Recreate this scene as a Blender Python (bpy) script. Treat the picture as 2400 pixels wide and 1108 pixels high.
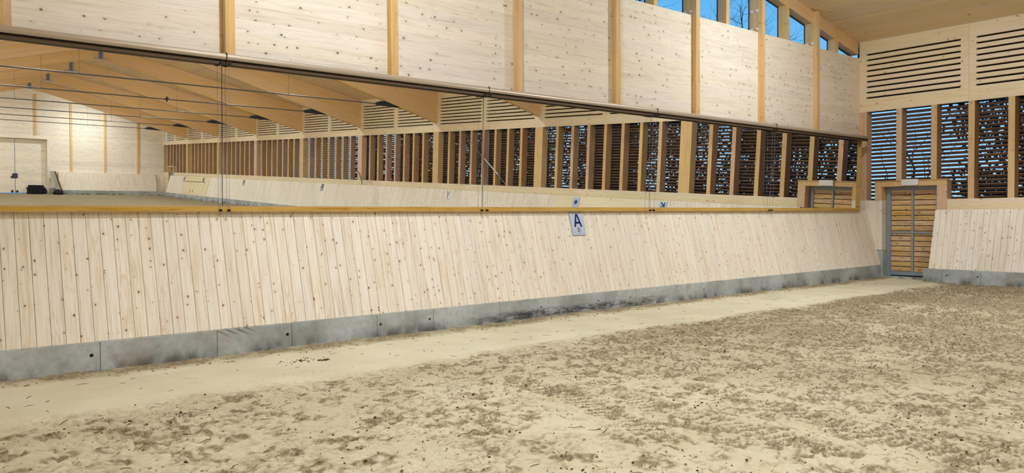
import bpy, math, random
import numpy as np
from mathutils import Matrix, Vector
random.seed(7); RNG = np.random.default_rng(7)
S = bpy.context.scene
for o in list(bpy.data.objects): bpy.data.objects.remove(o)
COL = S.collection
# ------------------------------------------------------------------ camera
YAW, PITCH, ROLL, FPX = 0.6949, -0.0263, -0.0066, 1815.7
F = Vector((math.sin(YAW)*math.cos(PITCH), math.cos(YAW)*math.cos(PITCH), math.sin(PITCH)))
R = Vector((math.cos(YAW), -math.sin(YAW), 0)); U = R.cross(F)
R2 = R*math.cos(ROLL)+U*math.sin(ROLL); U2 = -R*math.sin(ROLL)+U*math.cos(ROLL)
cam = bpy.data.cameras.new('camera'); camo = bpy.data.objects.new('camera', cam); COL.objects.link(camo)
m = Matrix.Identity(4)
for r in range(3): m[r][0], m[r][1], m[r][2] = R2[r], U2[r], -F[r]
m.translation = (-10.076, -9.8255, 1.6488)
camo.matrix_world = m
cam.sensor_fit = 'HORIZONTAL'; cam.sensor_width = 36; cam.lens = FPX/2400*36
cam.clip_start = .05; cam.clip_end = 400
S.camera = camo
# ------------------------------------------------------------------ world and exposure
W = bpy.data.worlds.new('evening_sky'); S.world = W; W.use_nodes = True
nt = W.node_tree; nt.nodes.clear()
wo = nt.nodes.new('ShaderNodeOutputWorld'); bg = nt.nodes.new('ShaderNodeBackground')
tc = nt.nodes.new('ShaderNodeTexCoord'); sp = nt.nodes.new('ShaderNodeSeparateXYZ'); cr = nt.nodes.new('ShaderNodeValToRGB')
nt.links.new(tc.outputs['Generated'], sp.inputs[0]); nt.links.new(sp.outputs[2], cr.inputs[0])
cr.color_ramp.elements[0].color = (.34, .66, .98, 1); cr.color_ramp.elements[0].position = 0
cr.color_ramp.elements[1].color = (.085, .42, .84, 1); cr.color_ramp.elements[1].position = .3
nt.links.new(cr.outputs[0], bg.inputs[0]); bg.inputs[1].default_value = 1.2
nt.links.new(bg.outputs[0], wo.inputs[0])
S.view_settings.view_transform = 'Standard'; S.view_settings.look = 'None'
S.view_settings.gamma = 1; S.view_settings.exposure = 0.0; S.view_settings.use_curve_mapping = False
S.cycles.caustics_reflective = False; S.cycles.caustics_refractive = False
S.cycles.sample_clamp_indirect = 6; S.cycles.use_denoising = True; S.cycles.diffuse_bounces = 7; S.cycles.max_bounces = 12
LAMP_W = 185.0; LAMP_COL = (.94, 1.0, 1.05)
# ------------------------------------------------------------------ layout numbers (metres; end wall face y=0, long wall face x=10)
WX = 10.0; XL = -11.44; XC = -0.72; YF = -61.13
SILL = 5.71; LT = 4.296; LB = 1.995
CEIL0, SLOPE = 6.12, 0.2
PLZ = .335; PLY = .597; KTY = .224; KTZ = 1.735
COLC = [-6.1375-6.9692*i for i in range(8)]
CW = .43
def ceil_z(x): return CEIL0+SLOPE*((WX-x) if x > XC else (x-XL))
# ------------------------------------------------------------------ node helpers
class NT:
    def __init__(s, name):
        s.m = bpy.data.materials.new(name); s.m.use_nodes = True; s.t = s.m.node_tree; s.t.nodes.clear()
        s.out = s.n('ShaderNodeOutputMaterial'); s.b = s.n('ShaderNodeBsdfPrincipled'); s.l(s.b.outputs[0], s.out.inputs[0])
    def n(s, t, **k):
        a = s.t.nodes.new(t)
        for q, v in k.items(): setattr(a, q, v)
        return a
    def l(s, a, b): s.t.links.new(a, b)
    def put(s, v, sock):
        if isinstance(v, (int, float)): sock.default_value = v
        elif isinstance(v, tuple): sock.default_value = v if len(v) != 3 or sock.type == 'VECTOR' else (*v, 1)
        else: s.l(v, sock)
    def M(s, op, a, b=0.0, c=None, clamp=False):
        n = s.n('ShaderNodeMath', operation=op, use_clamp=clamp); s.put(a, n.inputs[0]); s.put(b, n.inputs[1])
        if c is not None: s.put(c, n.inputs[2])
        return n.outputs[0]
    def V(s, x, y, z=0.0):
        n = s.n('ShaderNodeCombineXYZ'); s.put(x, n.inputs[0]); s.put(y, n.inputs[1]); s.put(z, n.inputs[2]); return n.outputs[0]
    def noise(s, v, scale=1.0, detail=2.0, rough=.5, dim='3D', dist=0.0):
        n = s.n('ShaderNodeTexNoise', noise_dimensions=dim); s.put(v, n.inputs['Vector']); n.inputs['Scale'].default_value = scale
        n.inputs['Detail'].default_value = detail; n.inputs['Roughness'].default_value = rough; n.inputs['Distortion'].default_value = dist
        return n.outputs['Fac']
    def ramp(s, f, a, b, smooth=True):
        n = s.n('ShaderNodeMapRange', interpolation_type='SMOOTHSTEP' if smooth else 'LINEAR')
        s.put(f, n.inputs[0]); n.inputs[1].default_value = a; n.inputs[2].default_value = b; return n.outputs[0]
    def mix(s, f, a, b, mode='MIX'):
        n = s.n('ShaderNodeMix', data_type='RGBA', blend_type=mode); s.put(f, n.inputs[0]); s.put(a, n.inputs[6]); s.put(b, n.inputs[7]); return n.outputs[2]
    def white(s, v, dim='1D'):
        n = s.n('ShaderNodeTexWhiteNoise', noise_dimensions=dim); s.put(v, n.inputs['W' if dim == '1D' else 'Vector']); return n.outputs['Value']
    def xyz(s, which='Object'):
        t = s.n('ShaderNodeTexCoord'); p = s.n('ShaderNodeSeparateXYZ'); s.l(t.outputs[which], p.inputs[0]); return p.outputs
    def bump(s, h, st=.3, d=.01):
        n = s.n('ShaderNodeBump'); n.inputs['Strength'].default_value = st; n.inputs['Distance'].default_value = d
        s.put(h, n.inputs['Height']); s.l(n.outputs[0], s.b.inputs['Normal'])
def srgb(r, g, b):
    f = lambda c: (c/255/12.92) if c/255 <= .04045 else ((c/255+.055)/1.055)**2.4
    return (f(r), f(g), f(b))
def wood(name, base, dark, along, across, lam=0.0, knots=4.5, ksize=.07, kfrac=.5, kcol=(110, 82, 52), tint=(.10, .06), rough=.55, shear=0.0, grain=.5, edge=0.0):
    t = NT(name); c = t.xyz(); oi = t.n('ShaderNodeObjectInfo'); rnd = oi.outputs['Random']
    v = c[along]; u = c[across] if isinstance(across, int) else t.M('ADD', c[across[0]], c[across[1]])
    if shear: u = t.M('ADD', u, t.M('MULTIPLY', t.M('ABSOLUTE', t.M('SUBTRACT', c[0], XC)), shear))
    off = t.M('MULTIPLY', rnd, 37.0)
    if lam:
        idx = t.M('FLOOR', t.M('DIVIDE', u, lam)); w = t.white(t.M('ADD', idx, off)); voff = t.M('MULTIPLY', w, 61.0)
    else:
        w = rnd; voff = off
    v2 = t.M('ADD', v, t.M('ADD', voff, off)); u2 = t.M('ADD', u, off)
    g1 = t.noise(t.V(t.M('MULTIPLY', u2, 55), t.M('MULTIPLY', v2, 1.6)), 1, 4, .6)
    warp = t.noise(t.V(t.M('MULTIPLY', u2, 9), t.M('MULTIPLY', v2, .9)), 1, 2, .5)
    rings = t.M('SINE', t.M('MULTIPLY', warp, 70.0)); rings = t.M('MULTIPLY', t.ramp(rings, .3, 1), t.ramp(t.noise(t.V(t.M('MULTIPLY', u2, 3), t.M('MULTIPLY', v2, .6)), 1, 1), .48, .7))
    vo = t.n('ShaderNodeTexVoronoi', voronoi_dimensions='2D'); kw = t.noise(t.V(t.M('MULTIPLY', u2, 45), t.M('MULTIPLY', v2, 45)), 1, 1, .5); t.l(t.V(t.M('ADD', t.M('MULTIPLY', u2, knots), t.M('MULTIPLY', kw, .12)), t.M('ADD', t.M('MULTIPLY', v2, knots*.8), t.M('MULTIPLY', kw, .16))), vo.inputs['Vector']); vo.inputs['Scale'].default_value = 1
    sc = t.n('ShaderNodeSeparateColor'); t.l(vo.outputs['Color'], sc.inputs[0])
    rad = t.M('MULTIPLY', t.M('POWER', t.ramp(sc.outputs[0], 1-kfrac, 1.0, False), 1.7), ksize)
    d = vo.outputs['Distance']
    kn = t.M('MULTIPLY', t.M('SUBTRACT', 1.0, t.M('DIVIDE', d, t.M('MAXIMUM', rad, 1e-4)), clamp=True), t.M('GREATER_THAN', rad, .004)); kn = t.ramp(kn, .0, .45)
    halo = t.M('MULTIPLY', t.M('SUBTRACT', 1.0, t.M('DIVIDE', d, t.M('MAXIMUM', t.M('MULTIPLY', rad, 4.0), 1e-4)), clamp=True), t.M('GREATER_THAN', rad, .02))
    B = srgb(*base); D = srgb(*dark)
    f = t.M('ADD', t.M('MULTIPLY', t.ramp(g1, .4, .75), grain), t.M('MULTIPLY', rings, grain*.8), clamp=True)
    stk = t.noise(t.V(t.M('MULTIPLY', u2, 16), t.M('MULTIPLY', v2, .8)), 1, 3, .6)
    f = t.M('ADD', f, t.M('MULTIPLY', t.ramp(stk, .50, .68), grain*.7), clamp=True)
    f = t.M('ADD', f, t.M('MULTIPLY', halo, .3), clamp=True)
    col = t.mix(f, B, D)
    hs = t.n('ShaderNodeHueSaturation'); t.l(col, hs.inputs['Color'])
    t.l(t.M('ADD', 1-tint[0], t.M('MULTIPLY', w, 2*tint[0])), hs.inputs['Value'])
    w2 = t.white(t.M('ADD', t.M('MULTIPLY', w, 91.7), 3.3)); t.l(t.M('ADD', .88, t.M('MULTIPLY', w2, .28)), hs.inputs['Saturation'])
    t.l(t.M('ADD', .5-tint[1]*.15, t.M('MULTIPLY', w2, tint[1]*.3)), hs.inputs['Hue'])
    col = t.mix(t.M('MULTIPLY', kn, .85), hs.outputs[0], srgb(*kcol))
    if lam and edge:
        fr = t.M('ABSOLUTE', t.M('SUBTRACT', t.M('FRACT', t.M('DIVIDE', u, lam)), .5)); ln = t.ramp(fr, .5-.002/lam, .5)
        col = t.mix(t.M('MULTIPLY', ln, edge), col, D)
    t.l(col, t.b.inputs['Base Color']); t.b.inputs['Roughness'].default_value = rough; t.b.inputs['Specular IOR Level'].default_value = .25
    t.bump(g1, .15, .002)
    return t.m
def plain(name, rgb, rough=.6, metal=0.0, var=.1, scale=8.0, spec=.3):
    t = NT(name); tc = t.n('ShaderNodeTexCoord'); nz = t.noise(tc.outputs['Object'], scale, 4, .6)
    c = srgb(*rgb); col = t.mix(nz, tuple(x*(1-var) for x in c), tuple(min(1, x*(1+var)) for x in c))
    t.l(col, t.b.inputs['Base Color']); t.b.inputs['Roughness'].default_value = rough; t.b.inputs['Metallic'].default_value = metal
    t.b.inputs['Specular IOR Level'].default_value = spec
    return t.m
M = {}
M['clt_x'] = wood('whitewashed_boards_along_x', (237, 231, 217), (208, 196, 178), 0, 2, lam=.19, knots=7.5, ksize=.17, kfrac=.6, kcol=(120, 100, 74), tint=(.05, .05), edge=.25, grain=.5)
M['clt_y'] = wood('pale_boards_along_y', (230, 216, 188), (210, 188, 150), 1, 2, lam=.19, knots=5.2, ksize=.12, kfrac=.45, kcol=(120, 88, 54), tint=(.04, .05), edge=.22, grain=.42)
M['ceil'] = wood('ceiling_spruce', (226, 206, 176), (206, 180, 144), 1, 0, lam=.24, knots=3, ksize=.09, kfrac=.5, kcol=(104, 70, 40), tint=(.04, .05), edge=.12, grain=.4)
M['plank'] = wood('kickboard_spruce', (230, 225, 213), (210, 193, 171), 2, 0, knots=9.0, ksize=.15, kfrac=.75, kcol=(112, 84, 60), tint=(.04, .015), grain=.75)
M['plank_y'] = wood('kickboard_spruce_joined', (229, 225, 213), (208, 194, 172), 2, 1, lam=.1343, knots=7, ksize=.10, kfrac=.6, kcol=(118, 86, 58), tint=(.05, .05), grain=.5)
M['post'] = wood('honey_glulam_upright', (222, 190, 142), (196, 154, 104), 2, (0, 1), lam=.06, knots=5, ksize=.10, kfrac=.5, kcol=(122, 76, 34), tint=(.05, .06), edge=.3)
M['stud'] = wood('honey_stud', (214, 184, 142), (188, 150, 104), 2, (0, 1), knots=5, ksize=.10, kfrac=.5, kcol=(122, 76, 34), tint=(.05, .06))
M['stud_side'] = wood('shaded_stud_side', (178, 144, 112), (146, 112, 84), 2, (0, 1), knots=5, ksize=.12, kfrac=.5, kcol=(92, 62, 40), tint=(.07, .05), rough=.8)  # darker copy of the stud wood, shade of the side faces put into colour
M['beam'] = wood('glulam_beam', (222, 190, 144), (202, 162, 112), 0, 2, lam=.045, knots=3, ksize=.07, kfrac=.4, kcol=(96, 58, 28), tint=(.035, .05), shear=.275, edge=.12, grain=.45)
M['rail'] = wood('golden_rail', (200, 166, 100), (164, 124, 64), 0, 2, lam=.037, knots=3, ksize=.08, kfrac=.4, kcol=(120, 72, 30), tint=(.05, .06), edge=.6, grain=.6, rough=.35)
M['slat'] = wood('brown_louvre', (146, 114, 90), (92, 70, 54), 1, 2, knots=2, ksize=.05, tint=(.15, .06), rough=.7)
M['doorplank'] = wood('door_plank', (214, 184, 140), (170, 130, 86), 1, 2, knots=7, ksize=.15, kfrac=.7, kcol=(92, 62, 36), tint=(.12, .06), grain=.8)
M['ply'] = wood('yellowish_plywood', (224, 214, 180), (204, 190, 150), 1, 2, knots=2, ksize=.06, tint=(.03, .04), grain=.35)
M['steel'] = plain('galvanised_steel', (142, 154, 166), .5, .35, .15, 14)
M['bracket'] = plain('zinc_bracket', (150, 158, 186), .4, .6, .12, 20)
M['rod'] = plain('grey_steel_rod', (104, 106, 108), .45, .6, .08, 5)
M['darksteel'] = plain('dark_steel_fitting', (62, 66, 72), .5, .5, .1, 9)
M['black'] = plain('black_plastic', (26, 26, 28), .5, 0, .15, 20)
M['casing'] = plain('beige_aluminium_casing', (178, 166, 148), .32, .35, .06, 3, .5)
M['casing_dark'] = plain('brown_casing_trim', (92, 74, 56), .5, .1, .08, 3)  # own brown of the bottom bar, end cap and arm
M['white'] = plain('white_plastic', (232, 234, 238), .4, 0, .03, 4)
M['board'] = plain('pale_blue_sign_plastic', (176, 192, 212), .35, 0, .03, 4)
M['board_white'] = plain('grey_white_sign_plastic', (228, 229, 227), .35, 0, .03, 4)
M['navy'] = plain('navy_print', (16, 24, 96), .4, 0, .03, 4)
M['blue'] = plain('blue_print', (36, 72, 140), .4, 0, .05, 4)
M['ink'] = plain('black_print', (40, 46, 50), .4, 0, .03, 4)
M['greyprint'] = plain('grey_print', (140, 146, 146), .4, 0, .03, 4)
M['dark'] = plain('dark_void_lining', (38, 32, 27), .9, 0, .2, 3)
M['backing'] = plain('dark_backing', (96, 74, 54), .9, 0, .2, 3)
M['roofing'] = plain('grey_roofing', (90, 92, 96), .8, 0, .1, 2)
M['bark'] = plain('dark_bark', (46, 42, 44), .9, 0, .2, 6)
M['needles'] = plain('dark_needles', (26, 32, 30), .9, 0, .3, 4)
M['snow'] = plain('trodden_snow', (170, 178, 190), .9, 0, .1, 1)
M['rubber'] = plain('black_rubber', (24, 24, 26), .8, 0, .3, 14)
M['palegrey'] = plain('pale_grey_board', (150, 150, 138), .7, 0, .1, 5)
def concrete():
    t = NT('plinth_concrete'); c = t.xyz(); tc = t.n('ShaderNodeTexCoord'); O = tc.outputs['Object']
    a = t.noise(O, 1.3, 5, .6); b = t.noise(O, 14, 4, .6)
    col = t.mix(t.ramp(a, .35, .65), srgb(146, 154, 154), srgb(182, 190, 194)); col = t.mix(t.M('MULTIPLY', t.ramp(b, .4, .7), .3), col, srgb(124, 128, 124))
    # brown rust and damp stains that rise from the sand
    st = t.noise(t.V(t.M('MULTIPLY', c[0], 2.2), t.M('MULTIPLY', c[1], 2.2), t.M('MULTIPLY', c[2], 1.2)), 1, 4, .65)
    low = t.ramp(c[2], .20, .02)
    col = t.mix(t.M('MULTIPLY', t.M('MULTIPLY', t.ramp(st, .42, .62), low), .8), col, srgb(62, 58, 52))
    rs = t.noise(t.V(t.M('MULTIPLY', c[0], 1.5), c[1], t.M('MULTIPLY', c[2], 2.0)), 1, 3, .6)
    col = t.mix(t.M('MULTIPLY', t.ramp(rs, .58, .75), .5), col, srgb(140, 118, 84))
    # dark splash band low on the middle blocks, and slanting rubber scuffs near the left
    bn = t.noise(t.V(t.M('MULTIPLY', c[0], 5.0), c[1], t.M('MULTIPLY', c[2], 22.0)), 1, 5, .7)
    band = t.M('MULTIPLY', t.M('MULTIPLY', t.ramp(c[0], -3.6, -2.2), t.ramp(c[0], 1.9, .6)), t.M('MULTIPLY', t.ramp(c[2], .02, .06), t.ramp(c[2], .20, .10)))
    col = t.mix(t.M('MULTIPLY', t.M('MULTIPLY', t.ramp(bn, .42, .58), band), .85), col, srgb(44, 44, 44))
    sl = t.M('SINE', t.M('MULTIPLY', t.M('ADD', t.M('MULTIPLY', c[0], .55), c[2]), 95.0))
    reg = t.M('MULTIPLY', t.M('MULTIPLY', t.ramp(c[0], -6.95, -6.85), t.ramp(c[0], -6.35, -6.6)), t.ramp(c[2], .22, .30))
    col = t.mix(t.M('MULTIPLY', t.M('MULTIPLY', t.ramp(sl, .5, .9), reg), .7), col, srgb(40, 42, 44))
    vo = t.n('ShaderNodeTexVoronoi'); t.l(O, vo.inputs['Vector']); vo.inputs['Scale'].default_value = 16
    scp = t.n('ShaderNodeSeparateColor'); t.l(vo.outputs['Color'], scp.inputs[0])
    pit = t.M('MULTIPLY', t.M('LESS_THAN', vo.outputs['Distance'], .085), t.M('GREATER_THAN', scp.outputs[0], .8))
    col = t.mix(t.M('MULTIPLY', pit, .7), col, srgb(60, 60, 56))
    t.l(col, t.b.inputs['Base Color']); t.b.inputs['Roughness'].default_value = .75; t.bump(t.M('ADD', b, t.M('MULTIPLY', pit, -1.0)), .3, .004); return t.m
M['concrete'] = concrete()
def sand():
    t = NT('arena_sand'); tc = t.n('ShaderNodeTexCoord'); O = tc.outputs['Object']
    at = t.n('ShaderNodeAttribute', attribute_name='turned'); T = at.outputs['Fac']
    a = t.noise(O, .9, 4, .6); b = t.noise(O, 26, 4, .7); c = t.noise(O, 160, 2, .6); e = t.noise(O, 7, 5, .7)
    col = t.mix(t.ramp(a, .3, .7), srgb(198, 191, 164), srgb(212, 206, 180))
    crumbs = t.M('MULTIPLY', t.ramp(b, .36, .56), t.ramp(T, .22, .7))
    col = t.mix(t.M('MULTIPLY', t.ramp(T, .05, .6), .6), col, srgb(164, 146, 112))
    col = t.mix(t.M('MULTIPLY', crumbs, .72), col, srgb(100, 84, 58))
    col = t.mix(t.M('MULTIPLY', t.ramp(c, .55, .8), .25), col, srgb(222, 212, 182))
    t.l(col, t.b.inputs['Base Color']); t.b.inputs['Roughness'].default_value = .95; t.b.inputs['Specular IOR Level'].default_value = .1
    h = t.M('ADD', t.M('MULTIPLY', b, t.M('ADD', .15, t.M('MULTIPLY', T, 1.2))), t.M('MULTIPLY', e, t.M('MULTIPLY', T, 1.6)))
    h = t.M('ADD', h, t.M('MULTIPLY', c, .12)); t.bump(h, .9, .02); return t.m
M['sand'] = sand()
def mirror_m():
    t = NT('silvered_glass'); t.t.nodes.remove(t.b); g = t.n('ShaderNodeBsdfGlossy'); g.inputs['Color'].default_value = (.94, .96, .92, 1); g.inputs['Roughness'].default_value = 0
    t.l(g.outputs[0], t.out.inputs[0]); return t.m
M['mirror'] = mirror_m()
def glass_m():
    t = NT('window_glass'); t.t.nodes.remove(t.b); g = t.n('ShaderNodeBsdfGlossy'); g.inputs['Roughness'].default_value = 0
    tr = t.n('ShaderNodeBsdfTransparent'); tr.inputs[0].default_value = (.93, .96, .97, 1); mx = t.n('ShaderNodeMixShader'); fr = t.n('ShaderNodeFresnel')
    ge = t.n('ShaderNodeNewGeometry'); t.l(t.M('MULTIPLY', fr.outputs[0], t.M('SUBTRACT', 1.0, ge.outputs['Backfacing'])), mx.inputs[0]); t.l(tr.outputs[0], mx.inputs[1]); t.l(g.outputs[0], mx.inputs[2]); t.l(mx.outputs[0], t.out.inputs[0]); return t.m
M['glass'] = glass_m()
def emis(name, col, st):
    t = NT(name); t.b.inputs['Base Color'].default_value = (*col, 1); t.b.inputs['Emission Color'].default_value = (*col, 1); t.b.inputs['Emission Strength'].default_value = st; return t.m
M['lens'] = emis('lamp_lens', (1, .95, .85), 6.0)
# ------------------------------------------------------------------ mesh helpers
class MB:
    def __init__(s): s.v = []; s.f = []
    def add(s, vs, fs):
        o = len(s.v); s.v += [tuple(p) for p in vs]; s.f += [tuple(i+o for i in f) for f in fs]; return s
    def box(s, x0, x1, y0, y1, z0, z1):
        return s.add([(x0,y0,z0),(x1,y0,z0),(x1,y1,z0),(x0,y1,z0),(x0,y0,z1),(x1,y0,z1),(x1,y1,z1),(x0,y1,z1)],
                     [(0,3,2,1),(4,5,6,7),(0,1,5,4),(1,2,6,5),(2,3,7,6),(3,0,4,7)])
    def hexa(s, p):  # 4 bottom points, 4 top points
        return s.add(p, [(0,3,2,1),(4,5,6,7),(0,1,5,4),(1,2,6,5),(2,3,7,6),(3,0,4,7)])
    def prism(s, poly, a, b, ax):  # poly of 2-D points extruded along axis ax
        n = len(poly)
        def P(q, w): return {0: (w, q[0], q[1]), 1: (q[0], w, q[1]), 2: (q[0], q[1], w)}[ax]
        s.add([P(q, a) for q in poly]+[P(q, b) for q in poly], [tuple(range(n))[::-1], tuple(range(n, 2*n))]+[(i, (i+1) % n, n+(i+1) % n, n+i) for i in range(n)])
        return s
    def tube(s, pts, rad, n=8, cap=True):
        pts = [Vector(p) for p in pts]; rs = rad if isinstance(rad, (list, tuple)) else [rad]*len(pts); o = len(s.v); prev = None
        for i, p in enumerate(pts):
            d = (pts[min(i+1, len(pts)-1)]-pts[max(i-1, 0)]).normalized()
            a = d.orthogonal().normalized() if prev is None else (prev-d*prev.dot(d)).normalized()
            prev = a; b = d.cross(a)
            for k in range(n):
                w = 2*math.pi*k/n; s.v.append(tuple(p+(a*math.cos(w)+b*math.sin(w))*rs[i]))
        for i in range(len(pts)-1):
            for k in range(n):
                A = o+i*n+k; B = o+i*n+(k+1) % n; s.f.append((A, B, B+n, A+n))
        if cap: s.f.append(tuple(o+k for k in range(n))[::-1]); s.f.append(tuple(o+(len(pts)-1)*n+k for k in range(n)))
        return s
    def mesh(s, name, mat, smooth=False):
        me = bpy.data.meshes.new(name); me.from_pydata(s.v, [], s.f); me.materials.append(mat)
        if smooth: me.polygons.foreach_set('use_smooth', [True]*len(me.polygons))
        me.update(); return me
    def obj(s, name, mat, parent=None, smooth=False, **props):
        return link(name, s.mesh(name, mat, smooth), parent, **props)
def link(name, data, parent=None, loc=None, rot=None, **props):
    o = bpy.data.objects.new(name, data); COL.objects.link(o)
    if parent is not None: o.parent = parent
    if loc: o.location = loc
    if rot: o.rotation_euler = rot
    for k, v in props.items(): o[k] = v
    return o
def empty(name, loc=(0, 0, 0), **props):
    o = link(name, None, None, loc, **props); o.empty_display_size = .2; return o
def thing(name, label, cat, group=None, loc=(0, 0, 0)):
    o = empty(name, loc, label=label, category=cat)
    if group: o['group'] = group
    return o
# ================================================================== SETTING
# ---- sand floor: real relief
def vnoise(X, Y, cell, seed):
    g = np.random.default_rng(seed).random((256, 256)); x = X/cell; y = Y/cell
    xi = np.floor(x).astype(int); yi = np.floor(y).astype(int); fx = x-xi; fy = y-yi
    fx = fx*fx*(3-2*fx); fy = fy*fy*(3-2*fy)
    a = g[xi & 255, yi & 255]; b = g[(xi+1) & 255, yi & 255]; c = g[xi & 255, (yi+1) & 255]; d = g[(xi+1) & 255, (yi+1) & 255]
    return (a*(1-fx)+b*fx)*(1-fy)+(c*(1-fx)+d*fx)*fy
def fbm(X, Y, cell, seed, n=3, g=.5):
    s = 0; a = 1; t = 0
    for i in range(n): s = s+a*vnoise(X, Y, cell/2**i, seed+i); t += a; a *= g
    return s/t
def sst(a, b, x):
    t = np.clip((x-a)/(b-a), 0, 1); return t*t*(3-2*t)
def grid_mesh(name, xs, ys, H, T, mat, parent=None, **props):
    nx, ny = len(xs), len(ys); X, Y = np.meshgrid(xs, ys, indexing='ij')
    co = np.stack([X, Y, H], -1).reshape(-1, 3).astype(np.float32)
    i = np.arange(nx-1)[:, None]*ny+np.arange(ny-1)[None, :]
    q = np.stack([i, i+ny, i+ny+1, i+1], -1).reshape(-1, 4).astype(np.int32)
    me = bpy.data.meshes.new(name); me.vertices.add(len(co)); me.vertices.foreach_set('co', co.ravel())
    me.loops.add(q.size); me.loops.foreach_set('vertex_index', q.ravel()); me.polygons.add(len(q))
    me.polygons.foreach_set('loop_start', np.arange(0, q.size, 4, dtype=np.int32)); me.polygons.foreach_set('loop_total', np.full(len(q), 4, np.int32))
    me.update(calc_edges=True); me.polygons.foreach_set('use_smooth', [True]*len(q))
    at = me.attributes.new('turned', 'FLOAT', 'POINT'); at.data.foreach_set('value', T.reshape(-1).astype(np.float32))
    me.materials.append(mat); return link(name, me, parent, **props)
dx = np.concatenate([np.arange(-11.0, -10, .05), np.arange(-10, -2, .0165), np.arange(-2, 3, .023), np.arange(3, 10.31, .034)])
dy = np.concatenate([np.arange(-9.8, -9.2, .04), np.arange(-9.2, -5, .017), np.arange(-5, -.3, .0185)])
def sand_height(X, Y, fine=True):
    wob = (fbm(X, Y, 1.2, 5)-.5)*.25
    track = sst(-2.65, -2.2, Y+wob)*(1-sst(9.0, 9.4, X-wob)*0)
    rough = 1-track
    patch = sst(.34, .60, .5*fbm(X, Y, .35, 11, 3)+.5*fbm(X, Y, 1.6, 19, 2))*.7+.3
    patch = patch*(.55+.45*sst(-7.5, -1, X))
    patch = np.clip(patch+.25*sst(-2, 6, X), 0, 1.1)
    r1 = 1-np.abs(2*vnoise(X, Y, .17, 21)-1); r2 = 1-np.abs(2*vnoise(X+3*vnoise(X, Y, .3, 9)*.1, Y, .075, 22)-1)
    n3 = vnoise(X, Y, .045, 23)
    H = (fbm(X, Y, 1.6, 31)-.5)*.03+rough*((fbm(X, Y, .35, 33)-.5)*.03+patch*(-(r1**5)*.028-(r2**4)*.016*(.4+r1)+(n3-.5)*.012))
    H = H+track*(fbm(X, Y, .5, 41)-.5)*.006+(n3-.5)*.0015
    # drag marks on the track
    H = H+track*(vnoise(X, Y, .09, 45) > .86)*.002*vnoise(X*.3, Y, .12, 47)
    # shoulder of loose sand at the outer edge of the track and swept against the plinths
    H = H+.018*np.exp(-((Y+2.5+wob)/.16)**2)*vnoise(X, Y, .25, 51)
    bm = sst(-1.10, -.72, Y+wob*.6)+sst(8.85, 9.3, X+wob*.8)*sst(-1.7, -2.1, Y)
    H = H+np.clip(bm, 0, 1)*(.012+.05*fbm(X, Y, .4, 61)*fbm(X, Y, .13, 63))
    n5 = 1-np.abs(2*vnoise(X+.12*vnoise(X, Y, .16, 91), Y*1.25+.12*vnoise(X, Y, .16, 92), .10, 93)-1); n6 = 1-np.abs(2*vnoise(X+.06*vnoise(X, Y, .09, 94), Y*1.3, .05, 95)-1)
    H = H-rough*(.3+.7*patch)*(sst(.72, .95, n5)*.016+sst(.74, .97, n6)*.008)
    rgt = sst(-8, 3, X); dn = .32+.68*rgt; T = np.clip(rough*(.29+.45*rgt*fbm(X, Y, 1.4, 88, 3)+(.25+.75*patch)*dn*(1.0*sst(.72, .95, n5)*sst(.30-.12*rgt, .62, vnoise(X, Y, .15, 96))+.8*sst(.72, .95, n6)*sst(.32, .7, vnoise(X, Y, .22, 97)))), 0, 1)+np.clip(bm, 0, 1)*(.25+.7*fbm(X, Y, .2, 67))
    return H, np.clip(T, 0, 1), rough
XX, YY = np.meshgrid(dx, dy, indexing='ij'); H, T, RO = sand_height(XX, YY)
# hoof prints
NP = 1100; hx = RNG.uniform(-10, 9.2, NP); hy = RNG.uniform(-9.6, -2.7, NP); ha = RNG.uniform(0, 6.28, NP)
for x, y, a in zip(hx, hy, ha):
    i0, i1 = np.searchsorted(dx, [x-.17, x+.17]); j0, j1 = np.searchsorted(dy, [y-.17, y+.17])
    if i1 <= i0 or j1 <= j0: continue
    lx = XX[i0:i1, j0:j1]-x; ly = YY[i0:i1, j0:j1]-y; c, s = math.cos(a), math.sin(a); p = lx*c+ly*s; q = -lx*s+ly*c
    r = np.sqrt((p*1.15)**2+q**2); dp = random.uniform(.006, .020)
    k = -dp*np.clip(1-(r/.075)**4, 0, 1)*(.5+.5*sst(-.06, .05, p))+dp*.55*np.exp(-((r-.10)/.022)**2)*(p > -.03)
    H[i0:i1, j0:j1] += k*RO[i0:i1, j0:j1]; T[i0:i1, j0:j1] = np.clip(T[i0:i1, j0:j1]+.35*np.exp(-((r-.085)/.03)**2)*(q > 0)*RO[i0:i1, j0:j1], 0, 1)
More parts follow.
